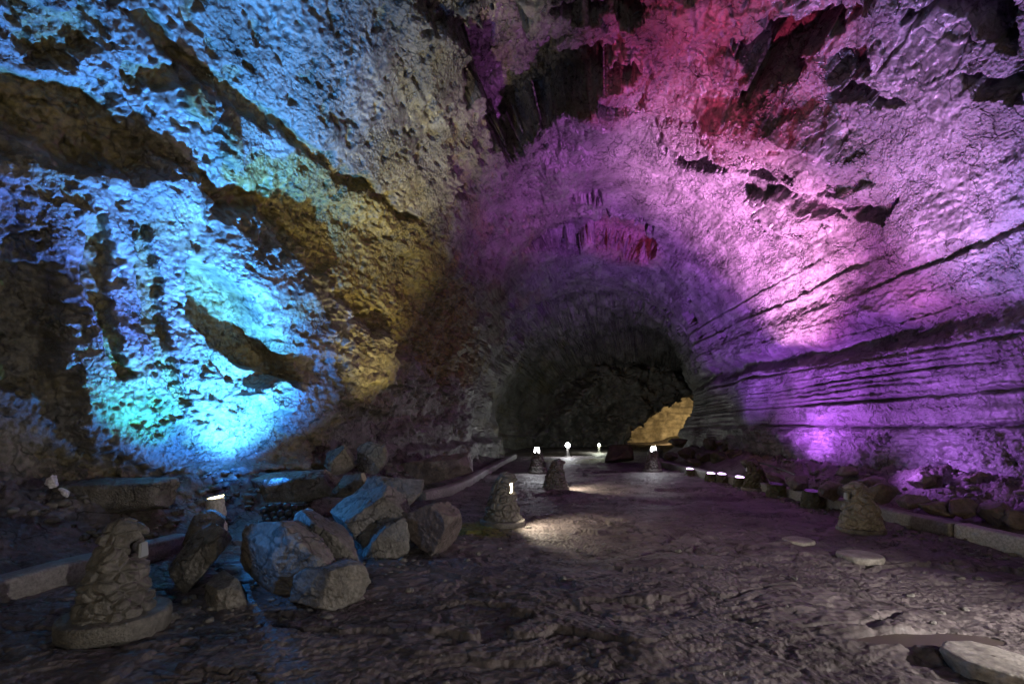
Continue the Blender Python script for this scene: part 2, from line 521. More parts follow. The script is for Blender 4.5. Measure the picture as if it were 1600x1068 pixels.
def build_tube():
    w = np.linspace(1 / 4.2, 1 / 40.0, 640)
    ys = np.concatenate([np.linspace(-12, 4.0, 40), 1 / w])
    a = np.linspace(-0.06, math.pi + 0.06, 1120)
    # even spacing of the points round the section
    ca, sa = np.cos(a), np.sin(a)
    px_ = -np.sign(ca) * np.abs(ca) ** (2 / EXPO) * 5.8
    pz_ = np.sign(sa) * np.abs(sa) ** (2 / EXPO) * 8.6
    s = np.concatenate([[0], np.cumsum(np.hypot(np.diff(px_), np.diff(pz_)))])
    a = np.interp(np.linspace(0, s[-1], 1120), s, a)
    ca, sa = np.cos(a), np.sin(a)
    c, hw, h = tube_params(ys)
    X = c[:, None] - hw[:, None] * (np.sign(ca) * np.abs(ca) ** (2 / EXPO))[None]
    Z = h[:, None] * (np.sign(sa) * np.abs(sa) ** (2 / EXPO))[None]
    Y = np.repeat(ys[:, None], len(a), 1)
    nr, nc = X.shape
    G = np.stack([X, Y, Z], -1)
    du = np.gradient(G, axis=0)
    dv = np.gradient(G, axis=1)
    nrm = np.cross(du, dv)
    nrm /= np.linalg.norm(nrm, axis=-1, keepdims=True) + 1e-9
    P = G.reshape(-1, 3)
    nrm = nrm.reshape(-1, 3)
    inward = np.stack([np.repeat(c[:, None], nc, 1).ravel(), P[:, 1], np.full(len(P), 3.0)], -1) - P
    sgn = np.sign((nrm * inward).sum(1))
    nrm *= sgn[:, None]
    jj = np.repeat(np.arange(nc)[None], nr, 0).ravel()
    ang = a[jj] / math.pi                        # 0 left base, 0.5 crown, 1 right base
    # soft weights of the three characters
    wl = 1 - sstep(0.36, 0.46, ang)
    wr = sstep(0.60, 0.72, ang) * 1.0
    wc = np.clip(1 - wl - wr, 0, 1)
    near = sstep(2.5, 4.5, P[:, 1])
    D = np.zeros(len(P))
    grow_shade = np.zeros(len(P))
    # broad swell of the rock
    D += (0.22 + 0.10 * wc) * fbm(P, 3.2, 3, 0.5, 1)
    D += sstep(20, 28, P[:, 1]) * 0.7 * fbm(P, 5.0, 3, 0.5, 131)
    D += 0.9 * (ang > 0.6) * sstep(2.8, 1.0, P[:, 2]) * sstep(20, 23.5, P[:, 1]) * (1 - sstep(26, 28, P[:, 1]))
    b1, b2, bc, bv = worley(P + 0.3 * fbm(P, 1.0, 3, 0.5, 133)[:, None], 2.1, 14)
    bt = np.random.RandomState(14).rand(512, 4)[bc % 512] - 0.5
    D += (0.32 * wc * (1 - sstep(0.52, 0.62, ang))) * sstep(0.0, 0.3, b2 - b1) * (0.22 * bt[:, 0] + 0.30 * (bv * bt[:, 1:]).sum(1))
    skin = 0.12 + 1.0 * sstep(-0.28, 0.35, perlin(P, 1.9, 137) + 0.4 * perlin(P, 0.8, 139))
    # long streaks along the tube
    A = P * np.array([1, 0.22, 1])
    st = fbm(A, 0.9, 4, 0.55, 5)
    D += (0.10 * wl + 0.05 * wc + 0.06 * wr) * st
    # relief measured on the rock
    u, v = proj(P)
    wob = np.stack([fbm(P, 0.55, 4, 0.6, 21), fbm(P, 0.55, 4, 0.6, 31)], -1)
    c1 = worley(P + 0.06 * wob[:, :1], 0.42, 9)[2]
    c2 = worley(P + 0.04 * wob[:, :1], 0.2, 12)[2]
    tab = np.random.RandomState(3).rand(512, 2) - 0.5
    chip = tab[c1 % 512] * 2.2 + tab[c2 % 512] * 0.5 + 0.4 * wob
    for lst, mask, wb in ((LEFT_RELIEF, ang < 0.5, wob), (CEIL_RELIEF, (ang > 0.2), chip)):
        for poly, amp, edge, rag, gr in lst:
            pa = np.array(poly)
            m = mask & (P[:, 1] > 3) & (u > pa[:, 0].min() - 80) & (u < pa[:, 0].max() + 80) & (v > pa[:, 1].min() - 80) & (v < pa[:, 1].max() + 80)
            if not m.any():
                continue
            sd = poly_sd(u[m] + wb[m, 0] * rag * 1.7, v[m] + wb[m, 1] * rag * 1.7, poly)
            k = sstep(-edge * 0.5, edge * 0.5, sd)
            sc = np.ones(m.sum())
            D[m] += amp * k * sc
            grow_shade[m] = np.maximum(grow_shade[m], gr * sstep(-edge * 0.6, edge * 0.4, sd))  # tint paints shade into the bands and hollows
    # broken slabs under the roof
    zone = sstep(-60, 60, poly_sd(u, v, [(770, -200), (1900, -200), (1900, 150), (1420, 165), (1200, 185), (1060, 235), (900, 205), (800, 215)])) * (P[:, 1] > 2)
    zone = np.maximum(zone, 0.22 * sstep(0.45, 0.62, perlin(P, 4.0, 77) * 0.6 + 0.5)) * sstep(0.3, 0.36, ang) * (1 - sstep(0.7, 0.78, ang))
    for sc_, am, sd_ in ((1.1, 1.0, 3), (0.45, 0.5, 4)):
        f1, f2, cid, vec = worley(P * np.array([1, 0.8, 1.2]) + 0.12 * wob[:, :1], sc_, sd_)
        rn = np.random.RandomState(sd_).rand(512, 4)[cid % 512] - 0.5
        ga = sstep(-0.1, 0.25, perlin(P, 1.3 * sc_ + 0.5, 71 + sd_))
        tilt = (vec * rn[:, 1:]).sum(1)
        D += zone * am * (rn[:, 0] * 0.30 + tilt * 0.55 - 0.10 * (1 - sstep(0.0, 0.07, f2 - f1))) * (0.35 + 0.65 * ga)
    br = terrace(fbm(P * np.array([1, 1, 1.3]), 1.1, 4, 0.5, 41), 3.0, 0.08)
    D += (0.13 * wc * sstep(0.35, 0.6, perlin(P, 3.0, 91) * 0.6 + 0.5) + 0.06 * wl) * br
    # tide lines on the right wall
    up = sstep(1.6, 3.0, P[:, 2])
    zz = P[:, 2] + (0.05 + 0.10 * up) * fbm(P * np.array([1, 0.2, 1]), 1.7, 3, 0.5, 61) + 0.03 * fbm(P, 0.3, 3, 0.6, 63)
    gate = 0.25 + 0.75 * sstep(-0.15, 0.3, perlin(P * np.array([1, 0.22, 2.5]), 1.3, 67))
    D -= wr * 0.42 * np.exp(-((zz + 0.15 * perlin(P, 1.2, 65) - 3.55) / 0.26) ** 2)
    D += wr * ledge_profile(zz, RIGHT_LEDGES) * gate * 1.3
    D += wr * up * (1 - sstep(4.0, 6.0, P[:, 2]) * 0.7) * 0.035 * fbm(P * np.array([1, 0.6, 1]), 0.2, 3, 0.6, 69, billow=True)
    rub = sstep(1.55, 1.45, zz) * wr
    D += rub * (0.10 * fbm(P, 0.5, 4, 0.55, 71, billow=True) + 0.10)
    # base of the left wall: a broken shelf
    lb = wl * sstep(1.1, 0.8, P[:, 2] + 0.12 * perlin(P, 0.8, 81))
    D += lb * 0.28
    # knobbly skin and grit
    kn = fbm(P, 0.17, 3, 0.6, 101, billow=True)
    far = 1 - 0.9 * sstep(12, 22, P[:, 1])
    D += (1 - far) * 0.07 * fbm(P, 1.0, 3, 0.5, 141)
    ring = np.stack([ang * 3, P[:, 1] + 0.5 * perlin(P, 3.0, 143), 0 * ang], -1)
    D += 0.36 * sstep(16, 22, P[:, 1]) * fbm(ring, 2.4, 2, 0.5, 145)
    D += (0.025 * wl + 0.013 * wc + 0.016 * wr) * kn * far * skin
    pits = wl * sstep(0.05, 0.35, fbm(P * np.array([1, 0.8, 1]), 0.24, 3, 0.6, 151) - 0.25 + 0.55 * perlin(P, 1.5, 153)) * sstep(3, 5, P[:, 1])
    D -= 0.075 * pits
    grow_shade = np.maximum(grow_shade, 0.5 * pits)  # pits coloured darker to paint the shade in them
    gk = fbm(P, 0.078, 2, 0.6, 111)
    D += (0.028 * wl * (1 + 0.4 * grow_shade) + 0.011 * wc + 0.012 * wr) * gk * (0.35 + 0.65 * skin) * far
    D += sstep(18, 30, P[:, 1]) * 0.2 * fbm(P * np.array([1, 0.7, 1]), 2.4, 3, 0.5, 121)
    grow_shade = np.maximum(grow_shade, wl * 0.45 * sstep(0.1, 0.5, fbm(A, 1.0, 3, 0.5, 55)))
    P2 = P + nrm * D[:, None]
    P2 = P2.reshape(nr, nc, 3)
    grow_shade = grow_shade.reshape(nr, nc)
    jl, jr = int(nc * 0.40), int(nc * 0.69)
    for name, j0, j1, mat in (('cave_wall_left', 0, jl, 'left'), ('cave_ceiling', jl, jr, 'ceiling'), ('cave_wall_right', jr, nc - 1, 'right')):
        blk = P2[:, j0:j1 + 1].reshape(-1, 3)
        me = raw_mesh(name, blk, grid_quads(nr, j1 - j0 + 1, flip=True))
        set_attr(me, 'growth_shade', grow_shade[:, j0:j1 + 1].ravel())
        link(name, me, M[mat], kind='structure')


build_tube()


def floor_height(P):
    x, y = P[:, 0], P[:, 1]
    kl = np.interp(y, [-12, 2, 4.3, 6, 8, 10.8, 15, 25, 40], [-5.2, -4.9, -4.7, -4.35, -3.4, -1.75, -1.2, -0.2, 0.6])
    kr = np.interp(y, [-12, 6, 17, 22, 26, 29, 40], [6.4, 6.35, 6.1, 6.6, 7.6, 10.5, 13.5])
    z = np.zeros(len(P))
    left = np.clip(kl - x, 0, 3)
    right = np.clip(x - kr, 0, 3)
    bank = 0.75 * sstep(0.0, 1.7, left) + 0.72 * sstep(0.0, 1.9, right)
    path = 1 - sstep(0.0, 0.3, np.maximum(left, right))
    z += bank
    z += bank * (0.2 * fbm(P, 0.8, 5, 0.55, 7, billow=True) + 0.16 * terrace(fbm(P, 0.9, 3, 0.5, 8), 3, 0.1))
    # pahoehoe skin: ropes and broken crusts on the path
    q = P * np.array([0.36, 1.0, 1.0])
    wv = fbm(P, 1.1, 3, 0.5, 13)
    q2 = q + 0.25 * wv[:, None]
    z += path * 0.05 * fbm(P, 2.2, 3, 0.5, 3)
    z += path * 0.048 * terrace(fbm(q2, 0.75, 5, 0.55, 9), 3.0, 0.10)
    rp = fbm(q2, 0.28, 3, 0.55, 17, ridged=True)
    z += path * 0.026 * rp * (0.4 + 0.6 * sstep(-0.2, 0.3, perlin(P, 1.4, 19)))
    f1, f2, cid, _v = worley(q2, 0.8, 5)
    z -= path * 0.06 * (1 - sstep(0.0, 0.06, f2 - f1)) * sstep(-0.1, 0.3, perlin(P, 2.0, 23))
    for sc_, am_, sd_ in ((0.6, 0.075, 6), (0.27, 0.018, 8)):
        g1, g2, gc, gv = worley(q2 + 0.05 * wv[:, None], sc_, sd_)
        rn = np.random.RandomState(sd_).rand(512, 3)[gc % 512] - 0.5
        z += path * am_ * (rn[:, 0] + (gv[:, :2] * rn[:, 1:]).sum(1) / sc_ * 1.6) * sstep(-0.25, 0.2, perlin(P, 1.7 * sc_ + 0.6, 24))
    z += path * 0.011 * fbm(P, 0.09, 3, 0.65, 29)
    pit = sstep(0.32, 0.5, perlin(P, 0.16, 37))
    z -= path * 0.018 * pit
    z = bank + (z - bank) * (1 - 0.4 * path)
    # shallow pools keep the rock low under the water sheet
    for (cx, cy, rx, ry) in POOLS:
        d = ((x - cx) / rx) ** 2 + ((y - cy) / ry) ** 2 + 0.5 * perlin(P, 0.45, 43)
        z = z - 0.045 * (1 - sstep(0.7, 1.5, d)) - (1 - sstep(0.5, 1.2, d)) * np.clip(z - 0.0, 0, 1) * 0.8
        z = np.where((d > 0.95) & (d < 2.6), np.maximum(z, -0.006 + 0.012 * perlin(P, 0.09, 45)), z)
    return z, bank


POOLS = [(3.1, 3.5, 0.55, 0.14), (1.5, 27.5, 3.0, 2.2)]


def build_ground():
    ys = np.concatenate([np.linspace(-12, 2.0, 60), 1 / np.linspace(1 / 2.1, 1 / 60.0, 560)])
    t = np.linspace(-1.45, 1.45, 1300)
    Wd = np.maximum(ys + 1.2, 7.0)
    Wd = np.where(ys > 5.8, ys + 1.2, 7.0)
    Wd = np.where((ys > 2.05), ys + 1.2 + 3.0 * np.clip((6 - ys) / 4, 0, 1), 7.0)
    X = Wd[:, None] * t[None]
    Y = np.repeat(ys[:, None], len(t), 1)
    P = np.stack([X, Y, np.zeros_like(X)], -1).reshape(-1, 3)
    z, bank = floor_height(P)
    P[:, 2] = z
    me = raw_mesh('ground', P, grid_quads(*X.shape))
    u, v = proj(P)
    mo = np.zeros(len(P))
    for cx, cy, r in ((-0.45, 7.3, 0.75), (2.6, 21.5, 2.2), (4.4, 22.5, 2.0), (-0.3, 6.9, 0.5)):
        mo = np.maximum(mo, 0.8 * (1 - sstep(0.3, 1.0, np.hypot(P[:, 0] - cx, P[:, 1] - cy) / r)))
    mo = np.maximum(mo, 0.55 * sstep(0.15, 0.5, bank) * sstep(0.0, 0.4, perlin(P, 1.5, 47)) * (P[:, 0] > 3) * (P[:, 1] > 13))
    set_attr(me, 'growth_shade', mo)
    link('ground', me, M['floor'], kind='structure')
    # water lying in the hollows
    for k, (cx, cy, rx, ry) in enumerate(POOLS):
        bm = bmesh.new()
        vs = []
        for i in range(48):
            th = i / 48 * 2 * math.pi
            r = 1.05 + 0.12 * math.sin(3 * th + k) + 0.08 * math.sin(7 * th + 2 * k)
            vs.append(bm.verts.new((cx + rx * r * math.cos(th), cy + ry * r * math.sin(th), -0.012)))
        bm.faces.new(vs)
        me = bpy.data.meshes.new('water')
        bm.to_mesh(me)
        link('water', me, M['water'], kind='structure')


build_ground()


def build_far():
    # the end wall where the tube bends away, with the low opening into the next chamber on the right
    xs = np.linspace(-6, 19, 330)
    zs = np.linspace(-0.4, 10.5, 190)
    X, Zz = np.meshgrid(xs, zs)
    Y = np.full_like(X, 37.0)
    P = np.stack([X, Y, Zz], -1).reshape(-1, 3)
    hole = [(8.6, -1), (9.0, 1.2), (9.7, 1.6), (10.4, 2.05), (11.3, 2.9), (12.2, 3.2), (12.8, 3.6), (13.6, 4.3), (14.6, 4.9), (17, 5.0), (17, -1)]
    P[:, 1] += 1.6 * fbm(P, 3.5, 5, 0.55, 201) + 0.5 * terrace(fbm(P, 1.6, 4, 0.5, 205), 3, 0.1)
    sd = poly_sd(P[:, 0] + 0.35 * perlin(P, 0.7, 211), P[:, 2] + 0.3 * perlin(P, 0.6, 215), hole)
    P[:, 1] -= 0.9 * sstep(-2.2, -0.2, sd) * 0.5
    q = grid_quads(*X.shape)
    keep = (sd[q] < 0).all(1)
    # the throat behind the rim gives the wall its thickness
    me = raw_mesh('cave_wall_far', P, q[keep])
    o = link('cave_wall_far', me, M['far'], kind='structure')
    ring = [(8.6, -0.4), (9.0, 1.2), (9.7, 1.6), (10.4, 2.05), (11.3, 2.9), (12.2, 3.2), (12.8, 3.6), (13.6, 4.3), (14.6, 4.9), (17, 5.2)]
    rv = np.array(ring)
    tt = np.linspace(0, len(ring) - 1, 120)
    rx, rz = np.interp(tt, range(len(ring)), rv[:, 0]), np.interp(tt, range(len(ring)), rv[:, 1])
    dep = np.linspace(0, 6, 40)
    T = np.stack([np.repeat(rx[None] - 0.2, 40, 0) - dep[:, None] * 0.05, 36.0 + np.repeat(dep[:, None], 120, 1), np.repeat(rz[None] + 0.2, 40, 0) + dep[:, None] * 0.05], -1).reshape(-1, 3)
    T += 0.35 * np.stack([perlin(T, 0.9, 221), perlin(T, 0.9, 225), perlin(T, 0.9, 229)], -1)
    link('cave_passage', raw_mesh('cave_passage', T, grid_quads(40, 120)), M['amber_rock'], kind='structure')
    # curved wall of the chamber beyond
    a = np.linspace(-0.3, 1.9, 160)
    zs = np.linspace(-0.4, 9, 120)
    A2, Z2 = np.meshgrid(a, zs)
    B = np.stack([9 + 13 * np.sin(A2) - 4, 38 + 12 * np.cos(A2), Z2], -1).reshape(-1, 3)
    nrm = np.stack([-np.sin(A2), -np.cos(A2), 0 * A2], -1).reshape(-1, 3)
    d = 0.4 * fbm(B, 2, 4, 0.5, 231) + 0.5 * ledge_profile(B[:, 2] + 0.1 * perlin(B, 1.5, 233), [(0.9, .2), (1.4, .2), (1.8, .2), (2.2, .2), (2.8, .2), (3.4, .2)])
    B += nrm * d[:, None]
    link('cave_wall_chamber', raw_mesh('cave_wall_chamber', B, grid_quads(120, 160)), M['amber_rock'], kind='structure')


build_far()

# ------------------------------------------------------------------ boulders
_ico = {}


def ico(n):
    if n not in _ico:
        bm = bmesh.new()
        bmesh.ops.create_icosphere(bm, subdivisions=n, radius=1)
        V = np.array([v.co[:] for v in bm.verts])
        Fc = np.array([[v.index for v in f.verts] for f in bm.faces])
        bm.free()
        _ico[n] = (V, Fc)
    return _ico[n]


def hull_rock(name, pts, mat, parent=None, sub=6, rough=0.05, seed=0, soft=120.0, origin=None):
    """a stone round a cloud of corner points: rounded hull, chipped and grained"""
    pts = [Vector(p) for p in pts]
    c = sum(pts, Vector()) / len(pts)
    bm = bmesh.new()
    for p in pts:
        bm.verts.new(p - c)
    bmesh.ops.convex_hull(bm, input=bm.verts)
    bm.normal_update()
    pl = []
    for f in bm.faces:
        if f.calc_area() > 1e-6:
            n = f.normal
            h = n.dot(f.verts[0].co)
            if h < 0:
                n, h = -n, -h
            pl.append((*n, max(h, 0.02)))
    bm.free()
    pl = np.array(pl)
    rg = np.random.RandomState(seed + 11)
    cuts = rg.normal(size=(16, 3))
    cuts /= np.linalg.norm(cuts, axis=1)[:, None]
    cor = np.array([p - c for p in pts])
    sup = (cor @ cuts.T).max(0)
    pl = np.concatenate([pl, np.concatenate([cuts, (sup * rg.uniform(0.52, 0.90, 16))[:, None]], 1)])
    V, Fc = ico(sub)
    k = (V @ pl[:, :3].T) / pl[:, 3]
    k = np.maximum(k, 1e-3)
    inv = (k ** soft).sum(1) ** (1 / soft)
    r = 1 / inv
    P = V * r[:, None]
    size = float(np.median(r))
    Pw = P + np.array(c) + seed * 3.7
    n1 = fbm(Pw, size * 1.1, 5, 0.6, seed)
    n2 = terrace(fbm(Pw, size * 0.8, 4, 0.55, seed + 9), 3, 0.1)
    wf1, wf2, wc_, wv_ = worley(Pw + 0.1 * size * n1[:, None], size * 0.9, seed % 17)
    n2 = n2 - 0.5 * (1 - sstep(0.0, 0.05, wf2 - wf1)) * (n1 > 0) + 0.5 * (np.random.RandomState(5).rand(512)[wc_ % 512] - 0.5)
    P = P * (1 + rough * (0.45 * n1 + 0.9 * n2))[:, None]
    P += V * (0.012 * min(size, 0.5) * 4 * fbm(Pw, size * 0.16, 3, 0.6, seed + 5))[:, None] * 0.6
    off = np.array(c)
    if origin is not None:
        base = np.array(origin)
    else:
        base = np.array((c.x, c.y, min(p.z for p in pts)))
    me = raw_mesh(name, P + off - base, Fc)
    o = link(name, me, M[mat], parent)
    if parent is None:
        o.location = base
    return o


def outline_rock(name, poly, d, thick, mat='boulder', front=0.35, seed=0, rough=0.05, sub=6, lean=0.0, sink=0.06):
    """a stone seen face-on with this outline at distance d, with its own depth behind and a nearer belly"""
    c = Vector((sum(p[0] for p in poly) / len(poly), sum(p[1] for p in poly) / len(poly)))
    pts = []
    for px, py in poly:
        pts.append(at(px, py, d))
        q = c + (Vector((px, py)) - c) * (0.72 + 0.2 * ((px * 7 + py * 13 + seed * 5) % 10) / 10)
        pts.append(at(q.x, q.y + 6, d - front * thick * (0.6 + 0.4 * ((px * 3 + py * 11 + seed) % 7) / 7)))
        q = c + (Vector((px, py)) - c) * 0.8
        w = at(q.x, q.y, d)
        pts.append(Vector((w.x * (1 + 0.5 * thick / d), d + thick * (1 - front), w.z + lean)))
    zmin = min(p.z for p in pts)
    for p in pts:
        if p.z < zmin + 0.15:
            p.z -= sink
    return hull_rock(name, pts, mat, seed=seed, rough=rough, sub=sub)


BOULDERS = [
    ([(256, 925), (258, 895), (300, 835), (352, 806), (376, 814), (368, 838), (332, 866), (302, 902), (284, 926)], 4.55, 0.7, 'boulder', 'slab of grey rock tilted upward to the right, leaning beside the front lantern', 3),
    ([(365, 885), (375, 830), (402, 798), (440, 806), (505, 845), (530, 880), (520, 925), (470, 948), (400, 942), (372, 910)], 4.5, 0.9, 'boulder', 'large peaked boulder streaked with blue light, biggest in the near heap', 5),
    ([(432, 812), (468, 797), (560, 848), (566, 870), (530, 884), (480, 862)], 4.95, 0.8, 'boulder', 'flat plate of rock sloping down to the right behind the peaked boulder', 8),
    ([(412, 948), (430, 915), (480, 886), (545, 880), (580, 884), (586, 906), (560, 928), (510, 950), (450, 952)], 4.2, 0.6, 'boulder', 'low wide boulder lying in front at the foot of the peaked boulder', 11),
    ([(314, 946), (320, 910), (345, 896), (370, 905), (388, 936), (374, 949)], 4.2, 0.4, 'boulder', 'small triangular stone in the gap under the tilted slab', 14),
    ([(285, 842), (303, 800), (330, 796), (352, 812), (345, 850), (300, 862)], 5.3, 0.5, 'boulder', 'rounded stone directly below the lamp with the bright strip', 17),
    ([(494, 805), (520, 785), (560, 768), (604, 758), (640, 776), (655, 792), (640, 830), (600, 850), (540, 850), (500, 828)], 6.0, 0.9, 'boulder', 'broad boulder with its left half washed blue, behind the near heap', 19),
    ([(562, 868), (566, 838), (600, 818), (634, 808), (640, 835), (638, 872), (600, 876)], 5.75, 0.5, 'boulder', 'blocky cracked stone under the broad half blue boulder', 22),
    ([(634, 806), (642, 778), (690, 776), (720, 800), (725, 830), (705, 856), (670, 868), (640, 870)], 5.95, 0.7, 'reddish', 'squared reddish boulder at the right end of the heap', 25),
    ([(540, 778), (575, 745), (640, 731), (662, 745), (667, 768), (640, 788), (600, 786), (560, 786)], 6.9, 0.8, 'boulder', 'sloping boulder at the back of the heap, highest in the pile', 28),
    ([(18, 895), (15, 830), (26, 804), (70, 799), (78, 815), (76, 850), (86, 885), (60, 896)], 5.7, 0.6, 'boulder', 'upright pillar like stone behind the near kerb at the left edge', 31),
    ([(-40, 890), (-40, 820), (2, 812), (18, 830), (22, 888), (-10, 898)], 5.5, 0.6, 'boulder', 'stone cut off by the frame beside the pillar like stone', 33),
    ([(466, 812), (472, 796), (484, 791), (492, 800), (491, 817), (475, 820)], 6.4, 0.18, 'pale_concrete', 'small pale upright stone between the heap and the lens cluster', 36),
    ([(-80, 808), (-80, 752), (60, 750), (180, 748), (310, 746), (322, 762), (300, 788), (170, 800), (60, 808)], 6.55, 1.1, 'boulder', 'long rock shelf under the left wall over a dark gap', 38),
    ([(330, 790), (345, 760), (430, 738), (520, 732), (562, 738), (560, 765), (480, 780), (400, 795)], 8.3, 0.9, 'boulder', 'low rock shelf under the blue lit wall behind the lamps', 41),
    ([(500, 728), (510, 700), (545, 690), (556, 704), (556, 734), (520, 738)], 9.4, 0.8, 'boulder', 'block with a cracked face at the wall foot, left one of two', 44),
    ([(558, 732), (558, 700), (575, 690), (602, 694), (609, 722), (590, 736)], 9.5, 0.8, 'boulder', 'brownish block at the wall foot, right one of two', 47),
    ([(505, 770), (520, 745), (570, 738), (590, 752), (580, 772)], 8.0, 0.5, 'boulder', 'dark stone wedged between the heap and the wall blocks', 49),
    ([(600, 752), (620, 725), (690, 712), (760, 703), (775, 715), (760, 728), (680, 745), (640, 760)], 11.8, 1.2, 'reddish', 'long dark bank of broken rock above the far left kerb', 51),
    ([(130, 880), (140, 850), (190, 838), (230, 850), (240, 885), (180, 895)], 5.8, 0.5, 'boulder', 'low dark stone behind the front lantern', 53),
    ([(430, 960), (438, 952), (452, 955), (450, 965), (436, 967)], 3.95, 0.1, 'boulder', 'fist sized stone on the floor before the low wide boulder', 55),
]
for poly, d, th, mat, lab, sd in BOULDERS:
    o = outline_rock('boulder', poly, d, th, mat, seed=sd, rough=0.055)
    tag(o, lab, 'boulder', 'boulders heaped along the left wall')

# dark block far in and the rubble behind the right kerb
o = outline_rock('boulder', [(944, 722), (946, 700), (956, 694), (985, 694), (990, 704), (990, 722)], 21.0, 1.2, 'mossy', seed=61)
tag(o, 'dark squat mossy block in the middle of the floor far in', 'boulder')
random.seed(4)
rub = [(1290, 765, 8.9, .5), (1330, 770, 8.6, .45), (1385, 772, 8.2, .55), (1425, 785, 7.7, .42), (1465, 790, 7.5, .5), (1510, 795, 7.2, .5), (1555, 800, 6.9, .5), (1590, 815, 6.7, .5),
       (1250, 752, 10.2, .5), (1215, 745, 11.2, .45), (1360, 752, 9.4, .5), (1440, 752, 8.7, .5), (1530, 757, 8.2, .55), (1585, 765, 7.9, .5), (1475, 740, 9.2, .5), (1320, 738, 10.4, .5)]
for k, (px, py, d, s) in enumerate(rub):
    b = at(px, py, d)
    pts = []
    for i in range(14):
        v = Vector((random.gauss(0, 1), random.gauss(0, 1), random.gauss(0, 1))).normalized()
        pts.append(b + Vector((v.x * s * 0.75, v.y * s * 0.6, v.z * s * 0.42)))
    o = hull_rock('boulder', pts, 'reddish', seed=70 + k, rough=0.08, sub=5)
    tag(o, 'reddish brown rubble boulder on the bank behind the right kerb', 'boulder', 'rubble boulders along the right bank')
# dark mossy rubble on the far right bank, where lamp light fades
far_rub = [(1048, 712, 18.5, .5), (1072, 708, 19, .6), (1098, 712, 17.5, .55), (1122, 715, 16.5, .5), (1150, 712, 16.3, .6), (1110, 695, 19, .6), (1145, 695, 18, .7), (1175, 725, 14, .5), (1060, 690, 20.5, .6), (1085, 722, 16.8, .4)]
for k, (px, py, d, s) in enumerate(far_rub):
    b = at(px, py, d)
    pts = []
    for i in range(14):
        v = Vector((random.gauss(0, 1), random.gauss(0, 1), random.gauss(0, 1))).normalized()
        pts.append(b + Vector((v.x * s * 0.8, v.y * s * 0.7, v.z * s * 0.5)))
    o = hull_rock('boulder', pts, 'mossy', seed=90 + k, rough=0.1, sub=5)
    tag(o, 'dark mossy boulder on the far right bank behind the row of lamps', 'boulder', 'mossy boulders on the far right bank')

# ------------------------------------------------------------------ kerbs


def kerb(name, path, h, w, mat, label, seed=0):
    """a cast kerb along a line: worn square section, slightly wavy"""
    path = [Vector((p[0], p[1], 0)) for p in path]
    L = [0]
    for a, b in zip(path, path[1:]):
        L.append(L[-1] + (b - a).length)
    n = max(24, int(L[-1] / 0.05))
    s = np.linspace(0, L[-1], n)
    cx, cy = np.interp(s, L, [p.x for p in path]), np.interp(s, L, [p.y for p in path])
    tx, ty = np.gradient(cx), np.gradient(cy)
    k = np.hypot(tx, ty)
    nx, ny = -ty / k, tx / k
    sec = [(-w / 2, -0.12), (-w / 2, h - .03), (-w / 2 + .008, h - .008), (-w / 2 + .03, h), (0, h + .004), (w / 2 - .03, h), (w / 2 - .008, h - .008), (w / 2, h - .03), (w / 2, h * .5), (w / 2, -0.12)]
    V = np.stack([np.stack([cx + nx * a, cy + ny * a, np.full(n, b)], -1) for a, b in sec], 1)
    P = V.reshape(-1, 3)
    P += 0.014 * np.stack([perlin(P, 0.5, seed), perlin(P, 0.5, seed + 2), perlin(P, 0.6, seed + 4)], -1) + 0.005 * np.stack([perlin(P, 0.09, seed), perlin(P, 0.09, seed + 2), perlin(P, 0.09, seed + 4)], -1)
    base = np.array([path[0].x, path[0].y, 0.0])
    me = raw_mesh(name, P - base, grid_quads(n, len(sec), close=True))
    bm = bmesh.new()
    bm.from_mesh(me)
    bm.verts.ensure_lookup_table()
    m = len(sec)
    bm.faces.new([bm.verts[i] for i in range(m)])
    bm.faces.new([bm.verts[(n - 1) * m + i] for i in reversed(range(m))])
    bmesh.ops.recalc_face_normals(bm, faces=bm.faces)
    bm.to_mesh(me)
    bm.free()
    o = link(name, me, M[mat])
    o.location = base
    return tag(o, label, 'kerb')


kerb('kerb', [(-4.75, 3.2), (-4.62, 4.3), (-4.45, 5.05), (-4.2, 6.1)], 0.2, 0.28, 'concrete', 'grey concrete kerb running out from behind the front lantern at the left edge', 301)
kerb('kerb', [(-1.9, 10.0), (-1.5, 10.9), (-1.2, 12.6), (-0.95, 15.0), (-0.5, 19.0), (0.1, 24)], 0.2, 0.26, 'concrete', 'long kerb curving along the left side of the far path', 311)
kerb('kerb', [(6.22, 6.62), (6.24, 5.9), (6.3, 4.6)], 0.22, 0.24, 'pale_concrete', 'pale newer kerb length at the right edge with a clean joint', 321)
kerb('kerb', [(6.2, 6.66), (6.12, 9), (6.02, 13), (5.9, 17), (5.85, 20)], 0.22, 0.24, 'concrete', 'long dark kerb running along the right side behind the stone lamps', 331)
kerb('kerb', [(6.3, 20.3), (6.8, 23), (7.6, 26.5), (9, 29)], 0.2, 0.24, 'concrete', 'short far kerb catching white lamp light near the orange opening', 341)

# ------------------------------------------------------------------ stone lanterns


